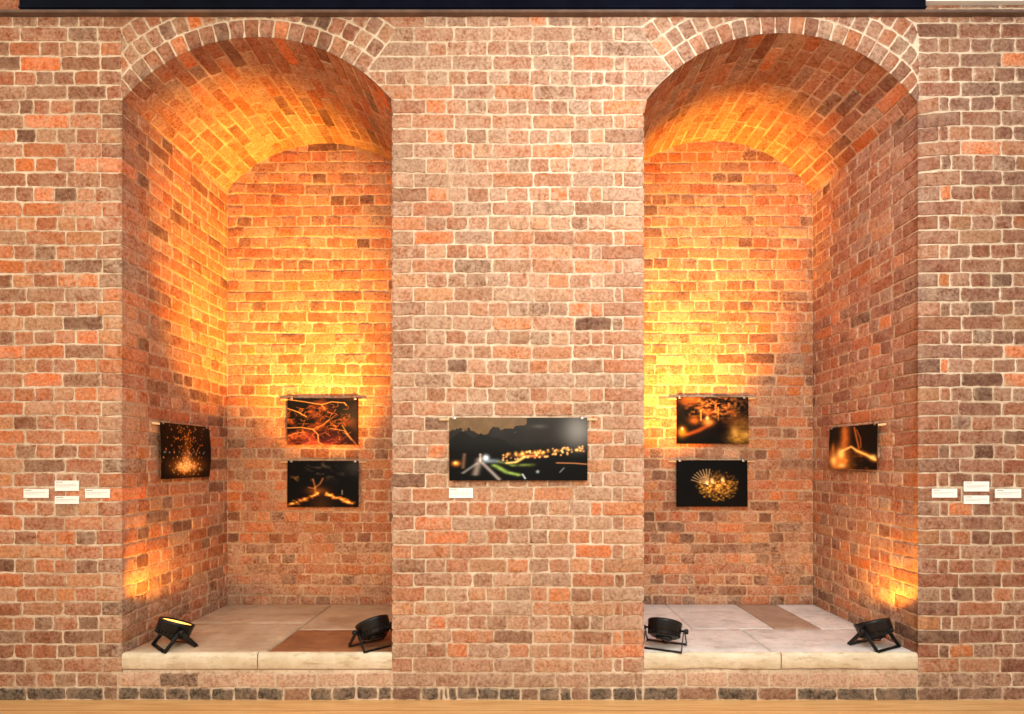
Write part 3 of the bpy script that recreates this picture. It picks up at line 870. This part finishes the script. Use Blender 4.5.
def back_print(label, p, paint, ink):
    x0, y0, x1, y1 = p
    a, zt_ = at(x0, y0, D-.02); b, zb_ = at(x1, y1, D-.02)
    hang_print(label, ((a+b)/2, D-.006, zt_-.004), 0, b-a, zt_-zb_, paint, ink=ink)
back_print('photograph of glowing orange branches, upper print in the left alcove', (287.8, 398.2, 359, 444.8), burning_branches, .26)
back_print('photograph of a fire-lit path under a dark tree, lower print in the left alcove', (287.8, 460.8, 359, 506.8), fire_path, .5)
back_print('photograph of a costumed person holding a candle flame, upper print in the right alcove', (676, 397.2, 748, 443.8), candle_holder, .36)
back_print('photograph of a golden lit mound with fanned sticks, lower print in the right alcove', (676, 460.2, 747, 506.5), golden_dome, .7)
xa, xb = X(449.9), X(586.8)
hang_print('wide panoramic night photograph of a lit road, hanging on the pier between the alcoves', ((xa+xb)/2, -.006, Z(418)-.004), 0, xb-xa, Z(418)-Z(480.3), night_road, ink=.85)
hang_print('photograph of a bonfire throwing sparks, on the left side wall of the left alcove', (NL.x0+.006, .57, Z(419.2)), math.pi/2, .547, .348, fire_sparks, .005, (.06, .03), .010, ink=.6)
hang_print('photograph of burning logs with tall flames, on the right side wall of the right alcove', (NR.x1-.006, .591, Z(420.3)), -math.pi/2, .548, .285, log_fire, .004, (.04, .06), ink=.95)

# ------------------------------------------------------------------ caption cards
def card(label, x0, y0, x1, y1):
    (a, t), (b, d) = at(x0, y0, -.0095), at(x1, y1, -.0095); W_, H_ = b-a, t-d
    m = MB(); m.box((0, 0, 0), (W_, .005, H_), bev=.0006)
    o = m.build('caption_card', CARD, smooth=False); o.location = ((a+b)/2, -.0095, (t+d)/2)
    tag(o, label, 'label', 'white caption cards')
    r = np.random.RandomState(int(x0)+int(y0)); tx = MB()
    def words(z, wmax, hh, mi):
        x = -W_/2+.007
        while x < -W_/2+.007+wmax:
            l = .003+r.rand()*.006; tx.box((x+l/2, -.0028, z), (l, .0004, hh), mi=mi); x += l+.0018
    words(H_/2-.008, W_*.25, .0028, 1)
    n = 3 if H_ > .05 else 2
    for i in range(n): words(H_/2-.020-i*.0075, W_*(.82 if i < n-1 else .55), .0016, 0)
    tx.build('printed_text', [INK, INKB], o, smooth=False)
card('white caption card furthest left on the left wall, beside the stacked pair', 23.8, 489, 48.8, 498)
card('white caption card on the left wall, upper one of the stacked pair', 55, 480.6, 79, 491)
card('white caption card on the left wall, lower one of the stacked pair', 55, 496, 79, 504)
card('white caption card on the left wall, nearest the corner of the left alcove', 85.3, 489, 110, 498)
card('white caption card on the pier below the panoramic night photograph', 449, 488.2, 473, 498)
card('white caption card on the right wall, nearest the corner of the right alcove', 932, 488.7, 957, 497.6)
card('white caption card on the right wall, upper one of the stacked pair', 963.8, 481.5, 989, 491.5)
card('white caption card on the right wall, lower one of the stacked pair', 963.8, 495.5, 989, 504)
card('white caption card furthest right on the right wall, beside the stacked pair', 995, 489, 1021, 498)

# ------------------------------------------------------------------ LED uplighters
AMBER = (1, .41, .045)
def uplighter(label, x, y, perp, tilt, beam, spill, cable=None):
    """perp: horizontal direction the head leans towards; stands on the ledge"""
    z = zt(y)+.002
    yaw = math.atan2(perp[1], perp[0])-math.pi/2
    root = empty('led_uplighter', (x, y, z)); root.rotation_euler = (0, 0, yaw)
    tag(root, label, 'stage light', 'black uplighters on the stone ledges')
    PH = .100
    M = Matrix.Translation((0, 0, PH)) @ Matrix.Rotation(-tilt, 4, 'X')
    h = MB()
    h.lathe([(.03, -.046), (.074, -.044), (.082, -.038), (.084, -.034), (.084, -.022), (.088, -.018), (.093, -.014), (.095, .026), (.097, .029), (.097, .042), (.093, .044), (.089, .042), (.088, .030)], M, 48)
    for k in range(24):
        a = k/24*2*math.pi
        h.box(M @ Vector((.087*math.cos(a), .087*math.sin(a), -.027)), (.010, .003, .018), (M @ Matrix.Rotation(a, 4, 'Z')))
    hd = h.build('housing', BLACK, root)
    l = MB(); l.lathe([(.001, .031), (.0885, .031), (.0885, .034), (.001, .034)], M, 40)
    ln = l.build('lens', LENS, root); ln['label'] = 'glowing amber lens'
    ctl = MB(); ctl.box(M @ Vector((0, 0, -.051)), (.09, .045, .012), M, bev=.003)
    ctl.box(M @ Vector((0.02, -.0, -.059)), (.03, .02, .006), M, bev=.002)
    ctl.build('control_panel', BLACK, root)
    # two splayed yokes sharing the pivots
    for s_, hw in ((-1, .107), (1, .113)):
        b = MB(); yb = s_*.078
        ang = math.atan2(yb, PH-.006)
        R_ = Matrix.Rotation(ang, 4, 'X')
        Lg = math.hypot(yb, PH-.006)
        for sx in (-1, 1):
            mid = Vector((sx*hw, yb/2, (PH+.006)/2))
            b.box(mid, (.0035, .022, Lg+.012), R_, bev=.001)
        b.box((0, yb, .0045), (2*hw+.0035, .024, .0045), bev=.0012)
        b.build('yoke', BLACK, root)
    for sx in (-1, 1):
        k = MB(); K = Matrix.Translation((sx*.102, 0, PH)) @ Matrix.Rotation(sx*math.pi/2, 4, 'Y')
        k.lathe([(.006, -.014), (.006, .012), (.013, .013), (.015, .018), (.015, .027), (.011, .031)], K, 14)
        k.build('knob', BLACK, root)
    c = MB()
    p0 = M @ Vector((.02, 0, -.060))
    pts = [p0, p0+Vector((.004, .004, -.012)), Vector((.02, .03, .02)), Vector((.0, .06, .0065)), Vector((-.03, .085, .012))]
    sm = []
    for i in range(len(pts)-1):
        for t in range(4):
            sm.append(pts[i].lerp(pts[i+1], t/4))
    sm.append(pts[-1])
    c.tube(sm, .0035, 8); c.build('cable', BLACKS, root)
    # the lamp's own light
    ax = (M.to_3x3() @ Vector((0, 0, 1)))
    for nm, size, e, bl, rad in (('beam', beam[0], beam[1], 1.0, .05), ('spill', spill[0], spill[1], .35, .04)):
        if e <= 0: continue
        d = bpy.data.lights.new('uplighter_'+nm, 'SPOT'); d.spot_size = math.radians(size); d.spot_blend = bl
        d.energy = e; d.color = AMBER; d.shadow_soft_size = rad
        o = bpy.data.objects.new('uplighter_'+nm, d); C.objects.link(o); o.parent = root
        o.location = M @ Vector((0, -.055 if nm == 'spill' else 0, .052)); o.rotation_euler = (-ax).to_track_quat('Z', 'Y').to_euler()
    return root
def unit(a, b): l = math.hypot(a, b); return (a/l, b/l)
R = math.radians
uplighter('black LED uplighter with its glowing face showing, beside the left wall of the left alcove', -1.995, .125, unit(.68, .73), R(23), (60, 8), (164, 24))
uplighter('black LED uplighter on the left alcove ledge, next to the central pier', -.845, .13, unit(-.71, .70), R(31), (47, 2100), (140, 7))
uplighter('black LED uplighter on the right alcove ledge, next to the central pier', .83, .11, unit(.40, .9), R(28), (43, 2300), (140, 4))
uplighter('black LED uplighter leaning inward, beside the right wall of the right alcove', 2.045, .125, unit(-.48, .88), R(24), (60, 6), (164, 24))
